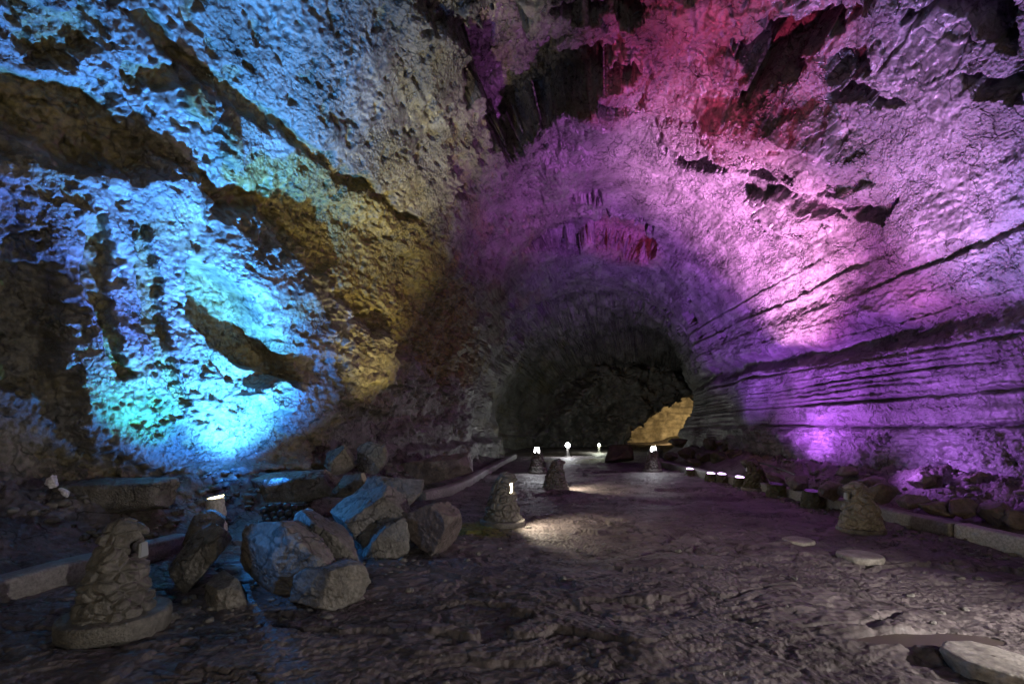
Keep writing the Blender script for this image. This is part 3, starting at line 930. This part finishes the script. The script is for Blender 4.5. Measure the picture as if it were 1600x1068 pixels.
def lantern_mesh(seed, H, face, wide=1.0):
    """hooded cone clad in rounded field stones; the hood opens towards +X turned by 'face'"""
    nt, nz = 190, 190
    th = np.linspace(0, 2 * math.pi, nt, endpoint=False)
    zt = np.linspace(0, 1, nz)
    prof_z = [0, 0.06, 0.3, 0.55, 0.72, 0.85, 0.93, 0.98, 1.0]
    prof_r = [0.33, 0.31, 0.265, 0.215, 0.18, 0.145, 0.11, 0.06, 0.0]
    r0 = np.interp(zt, prof_z, prof_r) * wide
    T, Zt = np.meshgrid(th, zt)
    Rr = np.repeat(r0[:, None], nt, 1)
    Q = np.stack([Rr * np.cos(T), Rr * np.sin(T), Zt * H * 1.15], -1).reshape(-1, 3) + seed * 2.3
    wf1, wf2, wcell, wvec = worley(Q + 0.007 * fbm(Q, 0.08, 2, 0.5, seed)[:, None], 0.125, seed)
    rnd = np.random.RandomState(seed).rand(512)[wcell % 512].reshape(T.shape)
    e = (wf2 - wf1).reshape(T.shape)
    dome = sstep(-0.02, 0.30, e)
    Rr = Rr + (0.038 * dome + 0.018 * (rnd - 0.5)) * np.clip(Rr / 0.1, 0, 1) - 0.025
    fd = np.cos(T - face)
    fa = np.exp(-((1 - fd) / 0.22))
    Rr += 0.085 * 0.72 * fa * np.exp(-((Zt - 0.85) / 0.07) ** 2)
    Rr -= 0.085 * np.exp(-((1 - fd) / 0.12) ** 2) * sstep(0.50, 0.58, Zt) * (1 - sstep(0.72, 0.78, Zt))
    Rr = np.maximum(Rr, 0.0)
    # the head leans a little towards the opening
    lean = 0.11 * np.clip(Zt - 0.4, 0, 1)
    P = np.stack([Rr * np.cos(T) + lean * math.cos(face), Rr * np.sin(T) + lean * math.sin(face), 0.085 + Zt * (H - 0.085)], -1).reshape(-1, 3)
    ns = fbm(P + seed, 0.05, 3, 0.6, seed)
    P[:, :2] *= (1 + 0.03 * ns)[:, None]
    P[:, 2] += 0.008 * fbm(P + seed, 0.08, 2, 0.5, seed + 5)
    return raw_mesh('body', P, grid_quads(nz, nt, close=True))


def base_mesh(r, h, seed):
    nt = 96
    sec = [(r - 0.012, -0.06), (r, 0.0), (r, h - 0.02), (r - 0.006, h - 0.005), (r - 0.022, h), (r * 0.6, h + 0.002), (0.02, h + 0.002)]
    th = np.linspace(0, 2 * math.pi, nt, endpoint=False)
    P = np.stack([np.stack([a * np.cos(th), a * np.sin(th), np.full(nt, b)], -1) for a, b in sec], 0).reshape(-1, 3)
    P += 0.006 * np.stack([perlin(P + seed, 0.12, 1), perlin(P + seed, 0.12, 3), perlin(P + seed, 0.12, 5)], -1)
    return raw_mesh('base', P, grid_quads(len(sec), nt, close=True))


def pane_mesh(w, h, dpt=0.02, taper=0.8):
    bm = bmesh.new()
    vs = []
    for x in (0, dpt):
        for (yy, zz) in ((-w / 2, -h / 2), (w / 2, -h / 2), (w / 2 * taper, h / 2), (-w / 2 * taper, h / 2)):
            vs.append(bm.verts.new((x, yy, zz)))
    for f in ((0, 3, 2, 1), (4, 5, 6, 7), (0, 1, 5, 4), (1, 2, 6, 5), (2, 3, 7, 6), (3, 0, 4, 7)):
        bm.faces.new([vs[i] for i in f])
    bmesh.ops.bevel(bm, geom=bm.edges[:], offset=0.006, segments=2, affect='EDGES')
    me = bpy.data.meshes.new('lamp_glass')
    bm.to_mesh(me)
    bm.free()
    return me


LANTERNS = [   # px, py of the foot, height, direction the hood opens to (deg, 0 is +X), glass, seed, label
    (181, 978, 0.86, 4, 'pane', 1, 'stone clad lantern on round base nearest at the left, pale unlit pane on its side'),
    (785, 818, 0.86, -20, 'warm_glow', 2, 'stone clad lantern with lit side shining on the floor, right of the boulder heap'),
    (1345, 831, 0.76, 172, 'pane', 3, 'unlit stone clad lantern with beak like hood by the right kerb behind the discs'),
    (868, 764, 0.78, 5, 'warm_glow', 4, 'dark stone lantern in the path with thin lit edge, behind the mid floor one'),
    (840, 739, 0.84, -100, 'white_glow', 5, 'far stone lantern with dazzling white lamp at the left edge of the path'),
    (1020, 737, 0.86, -100, 'white_glow', 6, 'far stone lantern with dazzling white lamp near the orange opening'),
    (1181, 766, 0.74, 165, 'pane', 7, 'dark stone lantern at the right kerb beside the violet stub lamps'),
]
BOLL = []
for px, py, H, fdeg, glass, sd, lab in LANTERNS:
    p = on_floor(px, py)
    t = thing('stone_lantern', lab, 'lantern', (p.x, p.y, 0.0), 0, 'stone lanterns along the path')
    fa = math.radians(fdeg)
    link('body', lantern_mesh(sd, H, fa, {1: 0.82, 3: 0.88}.get(sd, 0.92)), M['mossy'] if sd == 7 else M['pale_cladding' if sd == 3 else 'cladding'], t)
    link('base', base_mesh({1: 0.36, 2: 0.365, 3: 0.31}.get(sd, 0.335), 0.12 if sd == 1 else 0.08, sd), M['cladding'], t)
    g = link('lamp_glass', pane_mesh(0.17 if glass == 'white_glow' else 0.10, {'white_glow': 0.2, 'pane': 0.13, 'warm_glow': 0.24}[glass] * H), M[glass], t)
    rr = 0.195 if glass == 'pane' else 0.135
    zc = 0.085 + 0.66 * (H - 0.085)
    if glass == 'white_glow':
        zc, rr = H - 0.05, 0.19
    g.location = (rr * math.cos(fa), rr * math.sin(fa), zc)
    g.rotation_euler = (0, 0, fa)
    BOLL.append((p, fa, zc, H, glass))

# two smaller lamps standing far in on posts
for px, Y, z, gl, lab in ((887, 25.0, 0.62, 'white_glow', 'dazzling white lamp on a short post far in, between the two far lanterns'),
                          (936, 29.0, 0.5, 'green_glow', 'small yellowish lamp on a short post left of the mossy block')):
    p = at(px, 695, Y)
    t = thing('post_lamp', lab, 'lamp', (p.x, Y, 0.0), 0, 'post lamps far in')
    bm = bmesh.new()
    bmesh.ops.create_cone(bm, segments=16, radius1=0.09, radius2=0.06, depth=p.z - 0.1, cap_ends=True, matrix=Matrix.Translation((0, 0, (p.z - 0.1) / 2)))
    bmesh.ops.create_cone(bm, segments=20, radius1=0.16, radius2=0.14, depth=0.06, cap_ends=True, matrix=Matrix.Translation((0, 0, 0.03)))
    me = bpy.data.meshes.new('post')
    bm.to_mesh(me)
    bm.free()
    link('post', me, M['cladding'], t)
    bm = bmesh.new()
    bmesh.ops.create_uvsphere(bm, u_segments=20, v_segments=12, radius=0.12 if gl == 'white_glow' else 0.09, matrix=Matrix.Translation((0, 0, p.z)))
    me = bpy.data.meshes.new('bulb')
    bm.to_mesh(me)
    bm.free()
    link('bulb', me, M[gl], t)

# ------------------------------------------------------------------ stub lamps: little stone cups with a flood lamp sunk in the top


def stub_mesh(r, h, seed):
    nt, nz = 60, 40
    th = np.linspace(0, 2 * math.pi, nt, endpoint=False)
    sec_z = np.concatenate([np.linspace(-0.15, h, nz - 6), np.array([h + .012, h + .012, h - .01, h - .04, h - .05, h - .05])])
    sec_r = np.concatenate([r * (1.12 - 0.18 * np.linspace(0, 1, nz - 6)), r * np.array([.92, .84, .78, .76, .4, .01])])
    P = np.stack([np.outer(sec_r, np.cos(th)), np.outer(sec_r, np.sin(th)), np.repeat(sec_z[:, None], nt, 1)], -1).reshape(-1, 3)
    P[:, :2] *= (1 + 0.16 * fbm(P + seed, 0.14, 3, 0.5, seed, billow=True))[:, None]
    return raw_mesh('cup', P, grid_quads(nz, nt, close=True))


def stub_lamp(px, py, d, h, r, glow, seed, label, group, mat='cladding', tilt=0.5, rz=0.0, z0=None):
    top = at(px, py, d)
    z = top.z - h if z0 is None else z0
    t = thing('stub_lamp', label, 'lamp', (top.x, d, z), 0, group)
    link('cup', stub_mesh(r, h, seed), M[mat], t)
    bm = bmesh.new()
    bmesh.ops.create_cone(bm, segments=24, radius1=r * 0.62, radius2=r * 0.74, depth=0.024, cap_ends=True)
    me = bpy.data.meshes.new('lens')
    bm.to_mesh(me)
    bm.free()
    l = link('lens', me, M[glow], t)
    l.location = (0, 0, h + 0.005)
    l.rotation_euler = (tilt * math.cos(rz), tilt * math.sin(rz), 0)
    if glow == 'warm_glow':
        l.scale = (1.25, 0.32, 0.8)
        l.rotation_euler = (0.1, -0.22, 0.25)
        l.location.z += 0.015
    return top


LS = stub_lamp(337, 779, 6.4, 0.3, 0.115, 'warm_glow', 401, 'pale stub lamp with a bright strip under the blue lit wall', None, 'pale_concrete', 0.3, 0.9)
STUBS = [(1078, 733, 15.4, 'lit violet stub lamp by the right kerb, farthest one of the row'), (1111, 740, 13.6, 'lit violet stub lamp by the right kerb, second farthest of the row'),
         (1128, 741, 13.2, 'lit violet stub lamp by the right kerb, third and smallest glow of the row'), (1156, 746, 12.2, 'lit violet stub lamp by the right kerb, just left of the dark lantern')]
for k, (px, py, d, lab) in enumerate(STUBS):
    stub_lamp(px, py, d, max(0.12, at(px, py, d).z), 0.15, 'violet_glow', 410 + k, lab, 'violet stub lamps along the right kerb', 'mossy', 0.28, 0.0, 0.0)
DARK = [(1213, 757, 10.6, 'squat mossy stub lamp by the right kerb, just right of the dark lantern', 0.19), (1270, 768, 9.3, 'squat dark stub lamp by the right kerb, left of the beaked lantern', 0.19)]
for k, (px, py, d, lab, r) in enumerate(DARK):
    p = at(px, py, d)
    stub_lamp(px, py, d, p.z, r, 'lens', 420 + k, lab, 'dark stub lamps along the right kerb', 'mossy', 0.2, 0.0, 0.0)

# flood lamp with a cluster of round lenses
FL = at(440, 800, 7.4)
t = thing('floodlight', 'flood lamp with a cluster of round dark lenses in front of the blue wall', 'floodlight', (FL.x, FL.y, FL.z - 0.2))
rng = random.Random(9)
for k in range(17):
    q = (k % 6, k // 6)
    bm = bmesh.new()
    bmesh.ops.create_uvsphere(bm, u_segments=18, v_segments=12, radius=0.062)
    me = bpy.data.meshes.new('lens')
    bm.to_mesh(me)
    bm.free()
    for p_ in me.polygons:
        p_.use_smooth = True
    l = link('lens', me, M['lens'], t)
    l.location = ((q[0] - 2.5) * 0.115 + (q[1] % 2) * 0.055, -0.06 + 0.05 * q[1], 0.1 + q[1] * 0.095 - 0.012 * abs(q[0] - 2.5) ** 2)
bm = bmesh.new()
bmesh.ops.create_cube(bm, size=1, matrix=Matrix.Translation((0.02, 0.12, 0.16)) @ Matrix.Diagonal((0.62, 0.16, 0.34, 1)))
bmesh.ops.bevel(bm, geom=bm.edges[:], offset=0.03, segments=3, affect='EDGES')
me = bpy.data.meshes.new('housing')
bm.to_mesh(me)
bm.free()
link('housing', me, M['housing'], t)

# ------------------------------------------------------------------ discs, crust, cable, loose stones


def disc(px, py, r, label, seed, tilt):
    p = on_floor(px, py, 0.018)
    nt = 90
    th = np.linspace(0, 2 * math.pi, nt, endpoint=False)
    h = 0.06
    sec = [(r * 0.9, -0.06), (r * 0.96, 0.0), (r, h * 0.45), (r * 0.985, h * 0.8), (r * 0.955, h * 0.95), (r * 0.9, h), (r * 0.6, h + .003), (r * 0.3, h + .002), (0.01, h + .003)]
    P = np.stack([np.stack([a * np.cos(th), a * np.sin(th), np.full(nt, b)], -1) for a, b in sec], 0).reshape(-1, 3)
    P[:, :2] *= (1 + 0.06 * 1.6 * fbm(P * np.array([1, 1, 0.3]) + seed, 0.22, 4, 0.6, seed))[:, None]
    P += 0.007 * np.stack([perlin(P + seed, 0.07, 1), perlin(P + seed, 0.07, 3), perlin(P + seed, 0.07, 5)], -1)
    me = raw_mesh('stone_disc', P, grid_quads(len(sec), nt, close=True))
    o = link('stone_disc', me, M['disc'])
    o.location = p
    o.rotation_euler = (tilt[0], tilt[1], seed)
    return tag(o, label, 'stone disc', 'flat stone discs on the floor')


disc(1552, 1040, 0.26, 'flat pale stone disc nearest the camera beside a puddle', 1, (0.02, 0.04))
disc(1344, 873, 0.235, 'flat stone disc lying in front of the beaked lantern', 2, (0.0, 0.02))
disc(1248, 849, 0.19, 'smallest flat stone disc, left of the beaked lantern', 3, (-0.03, 0.0))

for poly, d, lab in (([(70, 755), (76, 740), (84, 736), (88, 748), (92, 760), (80, 762)], 6.0, 'white crusty mineral patch on the rock shelf at the left wall'),
                     ([(90, 760), (98, 762), (110, 770), (108, 776), (98, 770)], 5.98, 'thin white mineral streak trailing below the white patch')):
    o = outline_rock('mineral_crust', poly, d, 0.12, 'mineral', seed=44, rough=0.3, sub=4, sink=0)
    tag(o, lab, 'mineral crust')

cp = np.array([at(*c)[:] for c in [(1185, 722, 13.6), (1205, 727, 13.0), (1225, 734, 12.4), (1240, 741, 11.9), (1265, 748, 11.3)]])
tt = np.linspace(0, 4, 60)
ln = np.stack([np.interp(tt, range(5), cp[:, k]) for k in range(3)], -1)
for _ in range(12):
    ln[1:-1] = (ln[:-2] + 2 * ln[1:-1] + ln[2:]) / 4
th = np.linspace(0, 2 * math.pi, 8, endpoint=False)
P = np.stack([ln + 0.022 * np.array([0.6 * math.cos(a), 0.6 * math.cos(a), math.sin(a)]) for a in th], 1).reshape(-1, 3)
o = link('cable', raw_mesh('cable', P, grid_quads(60, 8, close=True)), M['rubber'])
tag(o, 'black cable sagging over the bank behind the dark lantern', 'cable')

loose = [(1470, 958, .045), (1462, 1020, .05), (1455, 975, .04), (1505, 952, .05), (1525, 905, .06), (1480, 880, .05), (1380, 822, .05), (1190, 748, .06), (990, 782, .06), (948, 779, .05), (1060, 860, .06),
         (1100, 905, .05), (1290, 970, .045), (1330, 965, .045), (1180, 985, .04), (1420, 930, .045), (1240, 905, .05), (880, 905, .05), (1010, 950, .05), (1440, 845, .07), (1500, 905, .06), (905, 860, .05)]
for k, (px, py, r) in enumerate(loose):
    b = on_floor(px, py, 0.0)
    pts = []
    for i in range(12):
        v = Vector((random.gauss(0, 1), random.gauss(0, 1), random.gauss(0, 1))).normalized()
        pts.append(b + Vector((v.x * r * 1.3, v.y * r, 0.012 + v.z * r * 0.55)))
    o = hull_rock('loose_stone', pts, 'boulder', seed=130 + k, rough=0.1, sub=3)
    tag(o, 'small loose stone lying on the dark lava floor', 'stone', 'loose stones on the lava floor')

# grit and broken chips gathered round the heap and along both banks
def gravel():
    rng = np.random.RandomState(33)
    Vi, Fi = ico(2)
    spots = []
    for _ in range(240):
        y = 3.6 + 4.0 * rng.rand()
        spots.append((np.interp(y, [3.6, 5, 6, 8], [-2.3, -1.9, -1.2, -1.2]) + rng.normal(0, 0.55), y, 0.012 + 0.03 * rng.rand() ** 2))
    for _ in range(420):
        y = 4.5 + 9 * rng.rand()
        spots.append((5.75 + rng.normal(0, 0.25), y, 0.012 + 0.03 * rng.rand() ** 2))
    for _ in range(260):
        y = 5.0 + 9 * rng.rand()
        spots.append((6.5 + 1.6 * rng.rand(), y, 0.02 + 0.07 * rng.rand() ** 3))
    for _ in range(110):
        y = 2.6 + 9 * rng.rand() ** 1.4
        spots.append((-1.5 + 7 * rng.rand(), y, 0.006 + 0.02 * rng.rand() ** 3))
    for _ in range(400):
        y = 5.5 + 6 * rng.rand()
        spots.append((np.interp(y, [4, 6, 8, 10.8], [-5, -4.8, -3.9, -2.2]) - 1.2 * rng.rand(), y, 0.02 + 0.07 * rng.rand() ** 2))
    sp = np.array(spots)
    gz, _b = floor_height(np.stack([sp[:, 0], sp[:, 1], 0 * sp[:, 0]], -1))
    n = len(Vi)
    Vs = np.empty((len(sp) * n, 3))
    Fs = np.empty((len(sp) * len(Fi), 3), np.int64)
    for k, (x, y, r) in enumerate(sp):
        c = rng.normal(size=(7, 3))
        c /= np.linalg.norm(c, axis=1)[:, None]
        rr = 1 / np.maximum((Vi @ c.T) / rng.uniform(0.55, 0.9, 7), 1e-3).max(1)
        P = Vi * np.minimum(rr, 1.1)[:, None] * (r * np.array([1.2, 1.0, 0.65]) * rng.uniform(0.8, 1.25, 3))
        Vs[k * n:(k + 1) * n] = P + (x, y, gz[k] + r * 0.2)
        Fs[k * len(Fi):(k + 1) * len(Fi)] = Fi + k * n
    link('gravel', raw_mesh('gravel', Vs, Fs, smooth=False), M['boulder'], kind='stuff')


gravel()

# ------------------------------------------------------------------ lamps
wl = lambda px, py: tube_point(px, py)
BLUE = Vector((FL.x - 0.1, FL.y + 0.15, FL.z + 0.25))
lamp('blue_flood', BLUE, wl(330, 500), (0.03, 0.27, 1.0), 2700, 116, 1.0, 0.05)
lamp('violet_flood', BLUE + Vector((-0.12, -0.02, 0.03)), wl(110, 330), (0.20, 0.16, 1.0), 1100, 52, 0.8, 0.05)
lamp('cyan_flood', BLUE + Vector((0.06, 0.03, 0.0)), wl(350, 600), (0.10, 0.56, 1.0), 3300, 62, 0.9, 0.05)
lamp('green_flood', BLUE + Vector((0.0, -0.1, 0.05)), wl(185, 600), (0.04, 0.6, 0.18), 1800, 34, 1.0, 0.05)
lamp('cyan_flood', BLUE + Vector((0.02, 0.05, 0.02)), wl(400, 385), (0.09, 0.44, 1.0), 3200, 50, 1.0, 0.05)
lamp('high_flood', BLUE + Vector((0.1, 0.0, 0.1)), wl(290, 130), (0.07, 0.37, 1.0), 7500, 56, 1.0, 0.05)
lamp('pale_flood', on_floor(640, 760, 0.25) + Vector((0.0, 0.6, 0.2)), wl(560, 90), (0.6, 0.8, 0.8), 500, 48, 1.0, 0.06)
lamp('amber_flood', (-1.75, 11.2, 0.75), wl(590, 400), (1.0, 0.79, 0.30), 760, 78, 1.0, 0.06)
lamp('amber_flood', (-1.6, 11.4, 0.75), wl(650, 200), (1.0, 0.84, 0.42), 1500, 48, 1.0, 0.06)
lamp('blue_boulder_fill', (-2.5, 3.75, 0.95), (-2.1, 4.3, 0.5), (0.04, 0.33, 1.0), 22, 60, 0.5, 0.03)  # added blue spot for the boulders, no fixture carries it
lamp('left_wall_fill', (-0.6, 8.3, 0.7), wl(330, 260), (1.0, 0.80, 0.36), 170, 125, 1.0, 0.08)  # added warm fill that lifts the shadows of the left wall
lamp('blue_boulder_spot', LS + Vector((0.3, -0.6, 0.4)), at(540, 810, 5.6), (0.04, 0.33, 1.0), 100, 120, 0.8, 0.03)  # added blue spot for the boulder faces, hung clear of the stub

for px, py, d, aim, colr, pw, sz in (
        (1156, 735, 12.2, (1210, 380), (1.0, 0.14, 0.58), 2400, 62),
        (1128, 732, 13.2, (1180, 345), (1.0, 0.45, 0.84), 11000, 62),
        (1111, 730, 13.6, (1010, 290), (0.68, 0.17, 0.85), 4600, 84),
        (1078, 724, 15.4, (985, 430), (0.46, 0.13, 0.95), 2400, 80),
        (1078, 724, 15.0, (1130, 480), (0.45, 0.12, 1.0), 1300, 100),
        (1213, 745, 10.6, (1400, 240), (0.9, 0.22, 0.62), 2300, 66),
        (1270, 755, 9.3, (1540, 160), (0.42, 0.36, 1.0), 3800, 62),
        (1270, 752, 9.2, (1440, 275), (1.0, 0.38, 0.5), 1700, 36)):
    p = at(px, py, d) + Vector((0.15, 0, 0.15))
    lamp('violet_stub_light', p, wl(*aim), colr, pw, sz, 1.0, 0.06)
lamp('wall_wash', at(1156, 738, 12.4) + Vector((0.5, 0, .5)), Vector((8.2, 12.2, 3.4)), (0.55, 0.13, 1.0), 1150, 140, 0.8, 0.06)
lamp('wall_wash', at(1300, 755, 9.4) + Vector((0.4, 0, .6)), Vector((8.3, 8.2, 2.0)), (0.5, 0.16, 0.9), 400, 150, 0.8, 0.06)
lamp('red_flood', Vector((0.6, 12.2, 0.6)), wl(1110, 110), (1.0, 0.07, 0.22), 4000, 38, 1.0, 0.06)
lamp('red_flood', Vector((1.2, 15.5, 0.6)), wl(975, 385), (1.0, 0.06, 0.22), 2400, 24, 1.0, 0.06)

for p, fa, zc, H, glass in BOLL:
    if glass == 'pane':
        continue
    q = Vector((p.x + 0.30 * math.cos(fa), p.y + 0.30 * math.sin(fa), zc))
    if glass == 'warm_glow':
        lamp('lantern_or_fill_light', q, q + Vector((math.cos(fa), math.sin(fa), -0.75)), (1.0, 0.85, 0.62), 120, 115, 0.6, 0.04)
    else:
        lamp('lantern_or_fill_light', q + Vector((0, 0, 0.05)), q + Vector((0, -1, -0.7)), (0.92, 0.96, 1.0), 50, 140, 0.7, 0.06)
lamp('post_light', at(887, 690, 24.8), None, (0.95, 0.97, 1.0), 105, radius=0.1, kind='POINT')
lamp('post_light', at(936, 690, 28.8), None, (0.92, 1.0, 0.82), 120, radius=0.1, kind='POINT')
lamp('chamber_light', (13.0, 41.0, 0.6), (14.0, 48, 2.2), (1.0, 0.70, 0.30), 900, 140, 0.8, 0.2)
# path lantern beyond the frame on the right, then an added warm fill light
lamp('lantern_or_fill_light', (5.0, 2.3, 1.0), (1.6, 4.2, 0), (1.0, 0.90, 0.84), 640, 120, 0.8, 0.05)
lamp('lantern_or_fill_light', (0.6, -4.0, 2.4), (0, 6, 1.5), (1.0, 0.93, 0.84), 340, radius=0.6, kind='POINT')  # added soft fill behind the camera, without a lantern of its own
